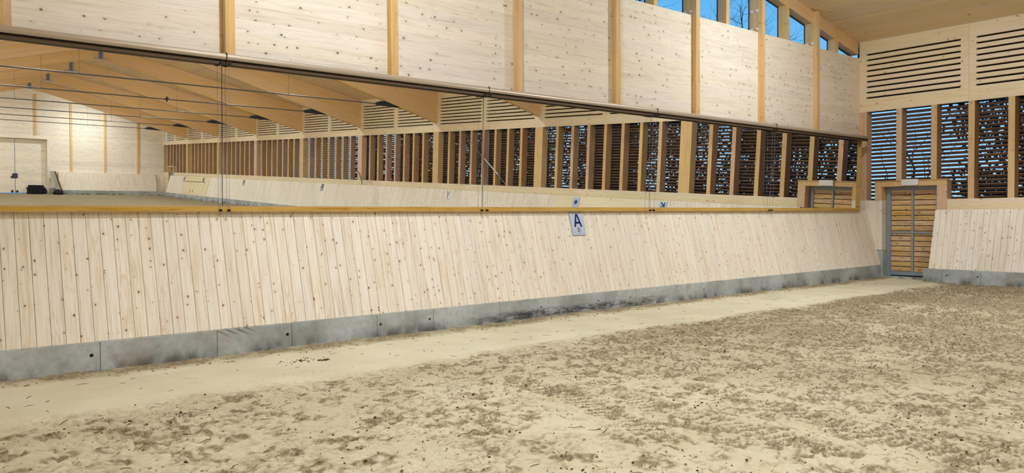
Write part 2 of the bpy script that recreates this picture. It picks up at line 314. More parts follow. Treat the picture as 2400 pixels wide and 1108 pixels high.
# tyre tracks with chevron lugs
for pts in [[(-5.10, -3.8), (-5.15, -4.46), (-5.2, -4.87), (-5.41, -5.57), (-5.6, -6.3)], [(-4.85, -5.1), (-4.88, -5.76), (-4.93, -6.48), (-4.95, -7.2)],
            [(-4.02, -5.3), (-4.06, -6.09), (-4.26, -6.67), (-4.34, -7.3), (-4.32, -8.6)], [(.5, -5.2), (-.2, -5.73), (-.78, -6.34), (-1.36, -7.19), (-1.7, -8.6)], [(2.6, -3.4), (1.9, -4.6), (1.5, -6.2), (1.3, -8)]]:
    best = np.full(XX.shape, 9.0); ss = np.zeros(XX.shape); sg = np.zeros(XX.shape); acc = 0
    for (ax, ay), (bx, by) in zip(pts, pts[1:]):
        L = math.hypot(bx-ax, by-ay); ux, uy = (bx-ax)/L, (by-ay)/L
        t = np.clip((XX-ax)*ux+(YY-ay)*uy, 0, L); px = XX-ax-t*ux; py = YY-ay-t*uy; d = np.hypot(px, py); k = d < best
        best = np.where(k, d, best); ss = np.where(k, acc+t, ss); sg = np.where(k, px*uy-py*ux, sg); acc += L
    w = sst(.17, .12, best); lug = np.sin((ss+.35*np.abs(sg)*np.sign(sg))*2*math.pi/.105)
    H += w*(lug*.010-.010)+.012*np.exp(-((best-.18)/.03)**2); T = np.clip(T+w*.45*(lug < -.2), 0, 1)
floor = grid_mesh('floor', dx, dy, H, T, M['sand'], kind='structure')
cx2 = np.linspace(-11.4, 10.31, 80); cy2 = np.concatenate([np.linspace(-61.6, -9.8, 190)])
X2, Y2 = np.meshgrid(cx2, cy2, indexing='ij'); H2 = (fbm(X2, Y2, 1.6, 31)-.5)*.03+(fbm(X2, Y2, .6, 77)-.5)*.09-.01
H2[:, -1] = -.02
grid_mesh('sand_far_half', cx2, cy2, H2, np.full(H2.shape, 1.0), M['sand'], floor)
def gz(x, y):
    i = min(max(np.searchsorted(dx, x), 0), len(dx)-1); j = min(max(np.searchsorted(dy, y), 0), len(dy)-1); return float(H[i, j])
# ---- walls
wf = empty('wall_front', kind='structure'); wr = empty('wall_right', kind='structure'); wb = empty('wall_back', kind='structure'); wl = empty('wall_left', kind='structure')
# front (end wall behind the mirrors)
POSTS = [-8.846-.06+2.377*i+0.0 for i in range(-1, 8)]  # right faces sit 6 cm further
px_r = [-8.846+2.377*i for i in range(-1, 8)]
edges = [XL]+px_r+[WX]
post_me = MB().box(-.12, 0, -.105, .25, 0, 1).mesh('post', M['post'])
for i, x in enumerate(px_r):
    top = ceil_z(x-.06)-.02; z0 = 1.75
    MB().box(-.12, 0, -.105, .25, 0, top-z0).obj('post', M['post'], wf).location = (x, 0, z0)
for i in range(len(edges)-1):
    a = edges[i]+(.002 if i else 0); b = edges[i+1]-(.122 if i < len(edges)-2 else 0)
    MB().box(a, b, 0, .10, .2, SILL).obj('wall_panel', M['clt_x'], wf)
# short window posts and bolts
win_x = []
for i in range(len(edges)-1):
    a, b = edges[i], edges[i+1]-(.12 if i < len(edges)-2 else 0)
    mid = (edges[i]+edges[i+1]-.12)/2
    if i < len(edges)-2 or True:
        MB().box(mid-.06, mid+.06, .005, .25, SILL, ceil_z(mid)-.02).obj('window_post', M['post'], wf)
        win_x += [(a, mid-.06), (mid+.06, b)]
bolt = MB().tube([(0, 0, 0), (-.014, 0, 0)], .030, 10).mesh('bolt', M['white'])
for x in px_r:
    for dy_, dz in ((.02, .08), (.16, .08), (.02, .48), (.16, .48)):
        if SILL+dz < ceil_z(x)-.42: link('bolt', bolt, wf, (x-.12, dy_, SILL+dz))
# sloped edge beams over the windows
for sgn in (1, -1):
    xe = WX if sgn > 0 else XL; xa = XC
    p = [(xa, .03, ceil_z(XC)-.31), (xe, .03, CEIL0-.31), (xe, .27, CEIL0-.31), (xa, .27, ceil_z(XC)-.31), (xa, .03, ceil_z(XC)+.02), (xe, .03, CEIL0+.02), (xe, .27, CEIL0+.02), (xa, .27, ceil_z(XC)+.02)]
    MB().hexa(p).obj('edge_beam', M['beam'], wf)
for k, (a, b) in enumerate(win_x):
    if b-a < .2: continue
    za, zb = ceil_z(a)-.30, ceil_z(b)-.30; fy = .225
    w = MB(); w.prism([(a, SILL-.01), (b, SILL-.01), (b, zb), (a, za)], fy, fy+.012, 1)
    pane = w.obj('window_%d' % (k+1), M['glass'], kind='structure')
    fr = MB(); t_ = .008
    fr.box(a, b, fy-.006, fy+.02, SILL-.01, SILL+t_); fr.box(a, a+t_, fy-.006, fy+.02, SILL+t_, za-.01); fr.box(b-t_, b, fy-.006, fy+.02, SILL+t_, zb-.01)
    fr.prism([(a, za-t_-.03), (b, zb-t_-.03), (b, zb), (a, za)], fy-.006, fy+.02, 1)
    fr.obj('window_frame', M['darksteel'], pane)
MB().box(XL, WX, .10, .3, SILL-.12, SILL-.005).obj('window_sill', M['post'], wf)
# kickboards: common profile
KA = math.atan2(PLY-KTY, KTZ-PLZ); KL = math.hypot(PLY-KTY, KTZ-PLZ)
PW = .1343
def plank_mesh(L, w=PW-.003, t=.028, c=.004):
    poly = [(-w/2, -t), (w/2, -t), (w/2, -c), (w/2-c, 0), (-w/2+c, 0), (-w/2, -c)]  # (x, y) with front at y=0 -> we put front towards -y
    b = MB(); b.prism([(p[0], -p[1]) for p in poly][::-1], 0, L, 2); return b.mesh('plank', M['plank'])
PM = plank_mesh(KL+.012)
kb = MB().hexa([(XL, -PLY+.04, PLZ), (WX-.005, -PLY+.04, PLZ), (WX-.005, -PLY+.11, PLZ), (XL, -PLY+.11, PLZ), (XL, -KTY+.04, KTZ), (WX-.005, -KTY+.04, KTZ), (WX-.005, -KTY+.11, KTZ), (XL, -KTY+.11, KTZ)]).obj('kickboard', M['backing'], wf)
kb['label'] = 'sloping boarding of pale upright planks under the mirrors'
n0 = math.ceil((-10.85+8.887)/PW)
x = -8.887+n0*PW
while x+PW < WX+.06:
    o = link('plank', PM, kb, (x+PW/2, -PLY-.001*random.random(), PLZ-.012), (-KA, 0, 0)); x += PW
    o.rotation_euler = (-KA, 0, random.uniform(-.0006, .0006))
# concrete plinth with formwork joints and tie holes
HZ = .185
def plinth_seg(a, b, holes, face, ax, name_parent, depth=.35, top=PLZ):
    """face: coordinate of the visible face; ax 1: face looks to -y, runs along x. ax 0: face looks to -x, runs along y."""
    mb = MB()
    def P(u, d, z): return (u, face+d, z) if ax == 1 else (face+d, u, z)
    def quad(u0, u1, z0, z1): mb.add([P(u0, 0, z0), P(u1, 0, z0), P(u1, 0, z1), P(u0, 0, z1)], [(0, 1, 2, 3)])
    cur = a; h2 = .045; r = .019
    for hx_ in sorted(holes):
        if hx_-h2 < a or hx_+h2 > b: continue
        quad(cur, hx_-h2, -.2, top); quad(hx_-h2, hx_+h2, -.2, HZ-h2); quad(hx_-h2, hx_+h2, HZ+h2, top); cur = hx_+h2
        sq, ci, inn = [], [], []
        for k in range(16):
            w = 2*math.pi*k/16; c_, s_ = math.cos(w), math.sin(w); q = h2/max(abs(c_), abs(s_))
            sq.append(P(hx_+c_*q, 0, HZ+s_*q)); ci.append(P(hx_+c_*r*1.15, 0, HZ+s_*r*1.15)); inn.append(P(hx_+c_*r*.8, .05, HZ+s_*r*.8))
        mb.add(sq+ci+inn, [(k, (k+1) % 16, 16+(k+1) % 16, 16+k) for k in range(16)]+[(16+k, 16+(k+1) % 16, 32+(k+1) % 16, 32+k) for k in range(16)]+[tuple(range(32, 48))])
    quad(cur, b, -.2, top)
    mb.add([P(a, 0, -.2), P(b, 0, -.2), P(b, 0, top), P(a, 0, top), P(a, depth, -.2), P(b, depth, -.2), P(b, depth, top), P(a, depth, top)], [(3, 2, 6, 7), (0, 3, 7, 4), (1, 5, 6, 2), (4, 7, 6, 5)])
    return mb.obj('plinth_block', M['concrete'], name_parent)
J = [XL, -9.4, -8.168, -6.922, -5.995, -4.777, -3.86, -2.637, -1.726, -.515, .40, 1.663, 2.7, 3.773, 4.72, 6.05, 7.1, 8.3, 9.6, WX+.35]
HO = [-8.25, -6.88, -6.05, -4.72, -3.92, -2.60, -1.78, -.46, .35, 1.63, 2.5, 3.80, 4.67, 5.98, 7.15, 8.34]
for a, b in zip(J, J[1:]): plinth_seg(a+.003, b-.003, HO, -PLY, 1, wf)
hole = MB().tube([(0, 0, 0), (0, .012, 0)], .014, 12).mesh('tie_hole_dark', M['black'])  # black disc, the shade inside each tie hole put in as colour
for h in HO: link('tie_hole_dark', hole, wf, (h, -PLY+.034, HZ))
# corner piece behind the kickboard end
# ---- right wall
KSEG = [(-1.99, -7.62, 'one'), (-11.77, -30.3, 'one'), (-30.3, -48.9, 'stuff'), (-54.5, -58.4, 'stuff')]
kr = MB().hexa([(WX-PLY+.11, -58.4, PLZ), (WX-PLY+.11, -2.0, PLZ), (WX-PLY+.04, -2.0, PLZ), (WX-PLY+.04, -58.4, PLZ), (WX-KTY+.11, -58.4, KTZ), (WX-KTY+.11, -2.0, KTZ), (WX-KTY+.04, -2.0, KTZ), (WX-KTY+.04, -58.4, KTZ)]).obj('kickboard', M['backing'], wr)
kr['label'] = 'sloping boarding of pale upright planks below the louvres'
for a, b, k in KSEG:
    if k == 'one':
        y = a
        while y-PW > b-.07:
            link('plank', PM, kr, (WX-PLY-.001*random.random(), y-PW/2, PLZ-.012), (-KA, 0, -math.pi/2)); y -= PW
    else:
        mb = MB(); y = a; sx, sz = math.sin(KA), math.cos(KA)
        while y-PW > b-.05:
            x0 = WX-PLY; z0 = PLZ-.012; x1 = x0+sx*(KL+.012); z1 = z0+sz*(KL+.012); ya, yb = y-.002, y-PW+.002
            mb.hexa([(x0, yb, z0), (x0, ya, z0), (x0+.028, ya, z0), (x0+.028, yb, z0), (x1, yb, z1), (x1, ya, z1), (x1+.028, ya, z1), (x1+.028, yb, z1)]); y -= PW
        mb.obj('planks_beyond', M['plank_y'], kr, kind='stuff')
def slope_board(y0, y1, s0, s1, out, th, mat, name, parent):
    """a flat board on the right-hand kickboard, between heights s0..s1 (fraction of the slope)"""
    def P(s, d): return (WX-PLY+(PLY-KTY)*s-math.cos(KA)*d, PLZ+(KTZ-PLZ)*s+math.sin(KA)*d)
    q = []
    for s_ in (s0, s1):
        (xa, za), (xb, zb) = P(s_, out), P(s_, out-th); q.append((xa, za, xb, zb))
    (ax_, az, bx_, bz), (cx_, cz, dx_, dz) = q
    return MB().hexa([(ax_, y0, az), (ax_, y1, az), (bx_, y1, bz), (bx_, y0, bz), (cx_, y0, cz), (cx_, y1, cz), (dx_, y1, dz), (dx_, y0, dz)]).obj(name, mat, parent)
slope_board(-11.765, -7.625, -.01, 1.0, -.006, .03, M['ply'], 'plain_panel', kr)
slope_board(-54.49, -48.91, -.01, 1.0, -.006, .03, M['ply'], 'plain_panel', kr)
# right plinth
rj = [-1.87, -2.293, -3.123, -3.986, -5.2, -6.5, -7.9, -9.2]+[-10.6-1.3*i for i in range(37)]+[-59.95]
rh = [-2.40, -3.06, -4.05, -5.15]+[rj[i]-.07 for i in range(5, 44)]
for b, a in zip(rj, rj[1:]): plinth_seg(a+.003, b-.003, rh, WX-PLY, 0, wr)
for h in rh: link('tie_hole_dark', hole, wr, (WX-PLY+.034, h, HZ), (0, 0, -math.pi/2))
# sill boards between kickboard and louvres
MB().box(9.97, 10.10, -58.2, -2.18, KTZ-.05, LB).obj('sill_board', M['clt_y'], wr)
MB().box(9.78, 9.97, -58.2, -2.0, KTZ-.06, KTZ-.03).obj('sill_top', M['clt_y'], wr)
MB().box(9.985, 10.10, -.455, -.002, .335, LB).obj('corner_panel', M['plank_y'], wr)
MB().box(9.97, 10.24, -.62, -.457, .72, LB).obj('corner_panel', M['plank_y'], wr)
MB().box(9.99, 10.25, -.64, -.30, -.2, .715).obj('corner_pier', M['concrete'], wr)
# columns, studs
col_me = MB().box(0, .28, -CW/2, CW/2, 0, LT-LB).mesh('column', M['stud'])
for y in COLC: link('column', col_me, wr, (WX-.002, y, LB))
MB().box(WX-.002, WX+.28, -.2, 0, LB, LT).obj('column', M['stud'], wr)
MB().box(WX-.002, WX+.28, YF, YF+.2, LB, LT).obj('column', M['stud'], wr)
stud_me = MB().box(0, .28, -.1355/2, .1355/2, 0, LT-LB).mesh('stud', M['stud'])
def shade_sides(me):
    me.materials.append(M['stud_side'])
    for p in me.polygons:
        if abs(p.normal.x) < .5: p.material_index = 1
shade_sides(stud_me); short_me = MB().box(0, .28, -.1355/2, .1355/2, 0, LT-2.475).mesh('stud', M['stud']); shade_sides(short_me)
st = [-.958-.0678-.834*i for i in range(6)]
for c in COLC: st += [c-CW/2-.8175*k for k in range(1, 8) if c-CW/2-.8175*k > YF+.3]
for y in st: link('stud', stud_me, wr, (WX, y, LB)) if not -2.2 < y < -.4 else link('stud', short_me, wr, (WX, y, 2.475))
# louvre slats, one run per bay
bounds = [0]+COLC+[YF]
def slat_mesh(L):
    a = math.radians(32); d = .092; t = .017; c, s = math.cos(a), math.sin(a)
    pts = [(0, 0), (d*c, -d*s), (d*c+t*s, -d*s+t*c), (t*s, t*c)]
    return MB().prism(pts, 0, L, 1).mesh('louvre_slat', M['slat'])
for i in range(len(bounds)-1):
    b, a = bounds[i], bounds[i+1]; me = slat_mesh(b-a-.004)
    for k in range(23): link('louvre_slat', me, wr, (WX+.285, a+.002, LB+.045+.1*k+random.uniform(-.003, .003)))
# vent panels with nine slots
def vent(y1, y0, g):  # y1 > y0 ; g = slot groups
    mb = MB(); xf, xb = WX, WX+.09; top = CEIL0+.02; zs = [4.655+.1395*k for k in range(9)]; hh = .023
    g = sorted(g); cuts = []; cur = y0
    mb.box(xf, xb, y0, y1, LT, zs[0]-hh); mb.box(xf, xb, y0, y1, zs[-1]+hh, top)
    for a, b in g: mb.box(xf, xb, cur, a, zs[0]-hh, zs[-1]+hh); cur = b
    mb.box(xf, xb, cur, y1, zs[0]-hh, zs[-1]+hh)
    for a, b in g:
        for k in range(8): mb.box(xf, xb, a, b, zs[k]+hh, zs[k+1]-hh)
    return mb.obj('vent_panel', M['clt_y'], wr)
vent(-.001, -2.625, [(-2.447, -.185)])
vent(-2.628, COLC[0]+.002, [(COLC[0]+.28, -2.785)])
for i in range(7):
    a, b = COLC[i]-.002, COLC[i+1]+.002; mid = (a+b)/2
    vent(a, mid+.001, [(mid+.17, a-.28)]); vent(mid-.001, b, [(b+.28, mid-.17)])
a, b = COLC[7]-.002, YF; mid = (a+b)/2
vent(a, mid+.001, [(mid+.17, a-.28)]); vent(mid-.001, b, [(b+.28, mid-.17)])
# outer rain screen with gaps, coloured dark to give the vent slots their shade
mb = MB()
for k in range(13): mb.box(WX+.30, WX+.32, YF, .2, LT+.15*k, LT+.15*k+.143)
mb.obj('outer_cladding', M['dark'], wr)
# ---- far end wall
far_posts = [-9.39, -6.89, -4.44, 3.0, 5.45, 7.95]
fp = MB().box(-.07, .07, 0, .1, 0, 1)
for x in far_posts: MB().box(-.07, .07, -.1, .105, 0, ceil_z(x)-.3-1.75).obj('post', M['post'], wb).location = (x, YF, 1.75)
for x in (.57, -2.01): MB().box(-.07, .07, -.1, .105, 0, ceil_z(x)-.3-4.6).obj('post', M['post'], wb).location = (x, YF, 4.6)
GX0, GX1, GZ = -2.89, 1.345, 4.27
mb = MB(); mb.box(XL, GX0, YF-.5, YF, -.2, CEIL0); mb.box(GX1, WX, YF-.5, YF, -.2, CEIL0); mb.box(GX0, GX1, YF-.5, YF, GZ, CEIL0)
mb.prism([(XL, CEIL0), (WX, CEIL0), (XC, ceil_z(XC))], YF-.5, YF, 1)
mb.obj('wall_panel', M['clt_x'], wb)
fm = MB(); fm.box(GX1, GX1+.12, YF, YF+.02, 0, GZ+.12); fm.box(GX0-.12, GX0, YF, YF+.02, 0, GZ+.12); fm.box(GX0, GX1, YF, YF+.02, GZ, GZ+.12); fm.obj('gate_surround', M['clt_x'], wb)
def far_kick(x0, x1):
    m1 = MB(); n = int((x1-x0)/PW)
    for i in range(n):
        a, b = x0+i*PW+.002, x0+(i+1)*PW-.002
        m1.hexa([(a, YF+PLY, PLZ), (b, YF+PLY, PLZ), (b, YF+PLY-.03, PLZ), (a, YF+PLY-.03, PLZ), (a, YF+KTY, KTZ+.03), (b, YF+KTY, KTZ+.03), (b, YF+KTY-.03, KTZ+.03), (a, YF+KTY-.03, KTZ+.03)])
    m1.obj('kick_planks', M['plank'], wb, kind='stuff')
    MB().box(x0, x1, YF, YF+PLY-.01, -.2, PLZ-.002).obj('plinth', M['concrete'], wb)
    MB().box(x0, x1, YF, YF+KTY-.03, KTZ-.02, KTZ+.03).obj('sill_top', M['clt_x'], wb)
far_kick(2.05, WX-.62); far_kick(XL+.3, -3.3)
# ---- left wall (behind the photographer)
mb = MB(); mb.box(XL-.2, XL, YF, .2, -.2, CEIL0); mb.obj('wall_panel', M['clt_y'], wl)
m1 = MB()
for i in range(int(44/PW)):
    a = -16-i*PW; b = a-PW+.004
    m1.hexa([(XL+PLY, b, PLZ), (XL+PLY, a, PLZ), (XL+PLY-.03, a, PLZ), (XL+PLY-.03, b, PLZ), (XL+KTY, b, KTZ), (XL+KTY, a, KTZ), (XL+KTY-.03, a, KTZ), (XL+KTY-.03, b, KTZ)])
m1.obj('kick_planks', M['plank_y'], wl, kind='stuff'); MB().box(XL, XL+PLY-.01, -60, -16, -.2, PLZ).obj('plinth', M['concrete'], wl)
for y in COLC: MB().box(XL, XL+.1, y-CW/2, y+CW/2, PLZ, CEIL0-.05).obj('column', M['stud'], wl)
# ---- ceiling
ce = MB()
for sgn in (1, -1):
    xe = WX+1.2 if sgn > 0 else XL-1.2; ze = CEIL0-SLOPE*1.2
    z = ceil_z(XC)
    ce.hexa([(XC, YF-1, z+.06), (xe, YF-1, ze+.06), (xe, .34, ze+.06), (XC, .34, z+.06), (XC, YF-1, z+.35), (xe, YF-1, ze+.35), (xe, .34, ze+.35), (XC, .34, z+.35)])
ceil = ce.obj('ceiling', M['roofing'], kind='structure')
sx_ = [WX+.35, 8.46, 7.24, 6.02, 4.8, 3.58, 2.36, 1.14, .2, XC]
for a, b in zip(sx_, sx_[1:]):
    for q in (0, 1):
        x1, x0 = (a, b) if q == 0 else (2*XC-b, 2*XC-a)
        g = .013
        def cz(x): return CEIL0+SLOPE*(WX-x) if q == 0 else CEIL0+SLOPE*(x-XL)
        x0_, x1_ = x0+g, x1-g
        MB().hexa([(x0_, YF-.3, cz(x0_)), (x1_, YF-.3, cz(x1_)), (x1_, .3, cz(x1_)), (x0_, .3, cz(x0_)), (x0_, YF-.3, cz(x0_)+.055), (x1_, YF-.3, cz(x1_)+.055), (x1_, .3, cz(x1_)+.055), (x0_, .3, cz(x0_)+.055)]).obj('ceiling_panel', M['ceil'], ceil)
MB().box(-60, 60, -110, 60, -.5, -.25).obj('ground_outside', M['snow'], kind='structure')
# ---- side door in the corner (door_1)
d1 = empty('door_1', kind='structure')
FY0, FY1, IY0, IY1 = -.446, -2.179, -.62, -1.955
fr = MB(); fx0, fx1 = 9.955, 10.24
for nm, b_ in (('door_frame', (fx0, fx1, FY1, FY0, 2.335, 2.47)), ('door_frame', (fx0, fx1, IY0, FY0, LB, 2.333)), ('door_frame', (fx0, fx1, FY1, IY1, KTZ, 2.333))):
    MB().box(*b_).obj(nm, M['stud'], d1)
MB().box(9.99, fx1, FY1, IY1, .0, KTZ).obj('door_jamb', M['palegrey'], d1)
DX = 10.20
st_ = MB(); y0, y1 = -.665, -1.91
MB().box(DX, DX+.06, y0-.075, y0+.03, .0, 2.33).obj('steel_frame', M['steel'], d1)
MB().box(DX, DX+.06, y1-.03, y1+.075, .0, 2.33).obj('steel_frame', M['steel'], d1)
MB().box(DX, DX+.06, y1+.075, y0-.075, 2.25, 2.33).obj('steel_frame', M['steel'], d1)
MB().box(DX-.01, DX+.06, y1+.075, y0-.075, .08, .17).obj('steel_frame', M['steel'], d1)
MB().box(DX-.01, DX+.05, -1.31, -1.255, .17, 2.25).obj('mullion', M['steel'], d1)
MB().box(DX-.012, DX+.05, y1+.075, y0-.075, 1.15, 1.19).obj('crossbar', M['steel'], d1)
MB().box(10.02, 10.40, IY1, IY0, -.2, .05).obj('threshold', M['concrete'], d1)
for a, b in ((-1.255, -.74), (-1.835, -1.31)):
    for k in range(16):
        z = .172+.1302*k; q = random.uniform(-.004, .004)
        MB().box(DX+.03+q, DX+.055+q, a+.003, b-.003, z+.006, z+.119).obj('door_plank', M['doorplank'], d1)
MB().box(DX+.058, DX+.075, y1, y0, .08, 2.3).obj('door_backing', M['dark'], d1)
MB().box(9.93, 10.0, -2.2, -.43, 2.47, 2.485).obj('frame_cap', M['stud'], d1)
# far gate (door_2)
d2 = empty('door_2', kind='structure'); gy = YF-.42
for a, b in ((GX0, -.785), (-.765, GX1)):
    MB().box(a+.01, b-.004, gy-.05, gy, .05, GZ).obj('gate_leaf', M['clt_x'], d2)
MB().box(-.785, -.765, gy-.06, gy+.004, .05, GZ).obj('gate_joint', M['darksteel'], d2)
MB().box(-.95, -.60, gy, gy+.03, 1.18, 1.55).obj('lock_plate', M['darksteel'], d2)
MB().box(-.79, -.70, gy+.03, gy+.05, 1.26, 1.46).obj('lock_window', M['blue'], d2)
MB().box(-1.05, -.95, gy, gy+.03, 1.17, 1.35).obj('lock_box', M['darksteel'], d2)
for x in (-1.05, -.72): MB().box(x, x+.15, gy, gy+.04, .08, .25).obj('floor_bolt', M['darksteel'], d2)
# far side doorway (door_3)
d3 = empty('door_3', kind='structure')
MB().box(9.95, 10.2, -58.36, -58.22, LB, 2.42).obj('door_frame', M['stud'], d3); MB().box(9.95, 10.2, -59.72, -59.6, LB, 2.42).obj('door_frame', M['stud'], d3)
MB().box(9.95, 10.2, -59.72, -58.22, 2.42, 2.52).obj('door_frame', M['stud'], d3)
MB().box(10.12, 10.16, -59.6, -58.36, 0, 2.42).obj('door_leaf', M['palegrey'], d3)
MB().box(9.98, 10.1, YF, -59.72, .0, LB).obj('wall_panel', M['clt_y'], wr)
# outer skins so no light leaks in below the louvres
MB().box(10.42, 10.52, YF-.5, .3, -.3, LB).obj('outer_skin', M['roofing'], wr)
# ================================================================== TRUSSES AND LAMPS
ordw = ['nearest the mirrors', 'second from the mirrors', 'third from the mirrors', 'fourth from the mirrors', 'fifth from the mirrors', 'third from the far end wall', 'second from the far end wall', 'nearest the far end wall']
def rb(x): return 7.66-.275*abs(x-XC)
th = .22
tr0 = {}
for i, y in enumerate(COLC):
    t = thing('roof_truss', 'honey timber roof truss with thin steel tie rod, %s' % ordw[i], 'roof truss', 'roof trusses over the arena', (0, y, 0))
    if i == 0:
        ms = []
        for sg in (1, -1):
            xw = WX-.003 if sg > 0 else XL+.003; X0 = XC+sg*.03
            b = MB(); b.prism([(X0, rb(X0)), (xw, rb(WX)), (xw, CEIL0-.004), (X0, ceil_z(X0)-.004)], -th/2-.05, th/2-.05, 1); ms.append(('beam', b.mesh('beam', M['beam']), False))
        b = MB(); b.box(XC-.10, XC+.10, -th/2-.07, th/2-.03, 7.62, 8.16); b.box(XC-.33, XC+.33, -th/2-.09, th/2-.01, 7.60, 7.625); b.box(XC-.04, XC-.02, th/2-.03, th/2+.03, 7.6, 8.16); b.box(XC+.02, XC+.04, th/2-.03, th/2+.03, 7.6, 8.16)
        ms.append(('apex_bracket', b.mesh('apex_bracket', M['bracket']), False))
        b = MB(); b.tube([(-8.4, -.05, 5.31), (XC, -.05, 5.31), (6.96, -.05, 5.31)], .024, 8); ms.append(('tie_rod', b.mesh('tie_rod', M['rod']), True))
        for sg in (1, -1):
            xa = XC+sg*7.6; xb = XC+sg*8.75
            b = MB(); b.prism([(xa, 5.27), (xa, 5.36), (xa+sg*.22, 5.43), (xa+sg*.42, rb(xa+sg*.42)+.0), (xb, rb(xb)), (xb, rb(xb)-.03), (xa+sg*.3, 5.24)][::sg], -.10, .0, 1); ms.append(('rod_bracket', b.mesh('rod_bracket', M['darksteel']), False))
            xh = XC+sg*3.67
            b = MB(); b.tube([(xh, -.05, 5.33), (xh, -.05, rb(xh)+.01)], .006, 6); b.tube([(xh, -.05, 5.29), (xh, -.05, 5.36)], .022, 8); ms.append(('rod_hanger', b.mesh('rod_hanger', M['rod']), False))
        tr0['ms'] = ms
    for nm, me, _ in tr0['ms']: link(nm, me, t)
fx = thing('tie_rod_turnbuckle', 'small dark turnbuckle clamped on a tie rod with a red tag', 'turnbuckle', loc=(.41, -27.06, 5.31))
MB().tube([(0, 0, -.11), (0, 0, .11)], .035, 8).obj('body', M['black'], fx); MB().box(-.09, -.04, -.02, .02, -.03, .05).obj('knob', M['black'], fx); MB().box(.035, .09, -.02, .02, 0, .05).obj('tag', plain('red_tag', (170, 40, 30)), fx)
# lamps: two rows of floodlights high between the trusses
LY = [-3.4]+[c-1.0 for c in COLC[:7]]+[-58.0]
house = MB().box(-.30, .30, -.16, .16, 0, .07).mesh('housing', M['white']); lens = MB().box(-.28, .28, -.14, .14, -.004, .0).mesh('lens', M['lens'])
hang = MB(); hang.tube([(0, 0, .07), (0, 0, .40)], .006, 6); hme = hang.mesh('hanger', M['rod'])
for j, lx_ in enumerate((3.9, -5.34)):
    for i, y in enumerate(LY):
        z = ceil_z(lx_)-.34
        side = 'window side' if j == 0 else 'plain side'
        t = thing('ceiling_floodlight', 'flat white floodlight hung high between the roof trusses, %s row' % side, 'lamp', 'floodlights of the %s row' % side, (lx_, y, z))
        hs_ = link('housing', house, t); link('lens', lens, hs_); link('hanger', hme, t, (-.2, 0, 0)); link('hanger', hme, t, (.2, 0, 0))
        L = bpy.data.lights.new('floodlight', 'AREA'); L.shape = 'RECTANGLE'; L.size = .56; L.size_y = .28; L.energy = LAMP_W; L.color = LAMP_COL
        lo = link('floodlight_glow', L, t, (0, 0, -.012))
        L2 = bpy.data.lights.new('fill_glow', 'POINT'); L2.shadow_soft_size = .09; L2.energy = LAMP_W*.95; L2.color = LAMP_COL; link('fill_glow', L2, t, (0, 0, -.13))  # added fill light below the lamp, brightens ceiling and walls
# ================================================================== MIRRORS
TILT = .0299; MYAW = .0029
mj = [-10.73, -6.72, -2.705, 1.29, 5.314, 9.47]
pos = ['leftmost', 'second from the left', 'middle', 'second from the right', 'rightmost']
def mp(x, z, d=0.0):  # point on the tilted mirror plane
    y = -.2504-math.tan(TILT)*(z-1.796)-(x*-math.tan(MYAW)*1.0)-d
    return (x, y, z)
for i in range(5):
    a, b = mj[i]+.004, mj[i+1]-.004
    g = MB().hexa([mp(a, 1.795), mp(b, 1.795), mp(b, 1.795, -.008), mp(a, 1.795, -.008), mp(a, 3.535), mp(b, 3.535), mp(b, 3.535, -.008), mp(a, 3.535, -.008)])
    g.obj('mirror', M['mirror'], label='large tilted wall mirror above the sloping boarding, %s of the five' % pos[i], category='mirror', group='row of wall mirrors')
bx_ = MB().hexa([mp(mj[0], 1.795, -.012), mp(9.50, 1.795, -.012), (9.50, -.003, 1.795), (mj[0], -.003, 1.795), mp(mj[0], 3.54, -.012), mp(9.50, 3.54, -.012), (9.50, -.003, 3.54), (mj[0], -.003, 3.54)])
frame = empty('mirror_support', label='golden timber rail and box carrying the row of mirrors', category='rail')
bx_.obj('box', M['backing'], frame)
MB().box(mj[0], 9.50, -.285, -.10, 1.726, 1.7945).obj('bottom_rail', M['rail'], frame)
MB().hexa([(9.475, -.275, 1.795), (9.505, -.275, 1.795), (9.505, -.003, 1.795), (9.475, -.003, 1.795), (9.475, -.325, 3.54), (9.505, -.325, 3.54), (9.505, -.003, 3.54), (9.475, -.003, 3.54)]).obj('end_board', M['rail'], frame)
# roller screens
ra = [mj[0], -6.703, -2.69, 1.30, 5.33, 9.64]
for i in range(5):
    a, b = ra[i]+.006, ra[i+1]-.006
    t = thing('roller_screen', 'beige tube casing of a rolled-up mirror screen, %s of the five' % pos[i], 'roller screen', 'casings above the mirrors', (a, -.40, 3.58))
    L = b-a
    prof = []
    for k in range(15):
        w = math.radians(-35+250*k/14); prof.append((.052*math.cos(w), .052*math.sin(w)))
    pr = [(-q[0], q[1]) for q in prof]
    MB().prism(pr, 0, L, 0).obj('casing', M['casing'], t, smooth=False)
    MB().box(0, L, -.012, .075, -.047, -.031).obj('slot_rail', M['black'], t)
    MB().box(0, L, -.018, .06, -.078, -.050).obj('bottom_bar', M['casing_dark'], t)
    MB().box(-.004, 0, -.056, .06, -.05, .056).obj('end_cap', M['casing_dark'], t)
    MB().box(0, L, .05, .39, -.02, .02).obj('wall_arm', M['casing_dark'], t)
    for s_, xx in (('l', .045), ('r', L-.045)):
        if (i == 0 and s_ == 'l') or (i == 4 and s_ == 'r'): continue
        MB().tube([(xx, .02, -.075), (xx, .09, -1.82)], .0022, 6); gc = MB().tube([(xx, .02, -.075), (xx, .09, -1.82)], .0022, 6).obj('guide_cable', M['bracket'], t)
        b2 = MB(); b2.box(xx-.014, xx+.014, .08, .118, -1.852, -1.825); b2.tube([(xx, .10, -1.838), (xx, .075, -1.838)], .011, 8); b2.obj('cable_clamp', M['black'], gc)
        MB().box(xx-.02, xx+.02, -.03, .03, -.085, -.045).obj('cable_guide', M['black'], t)
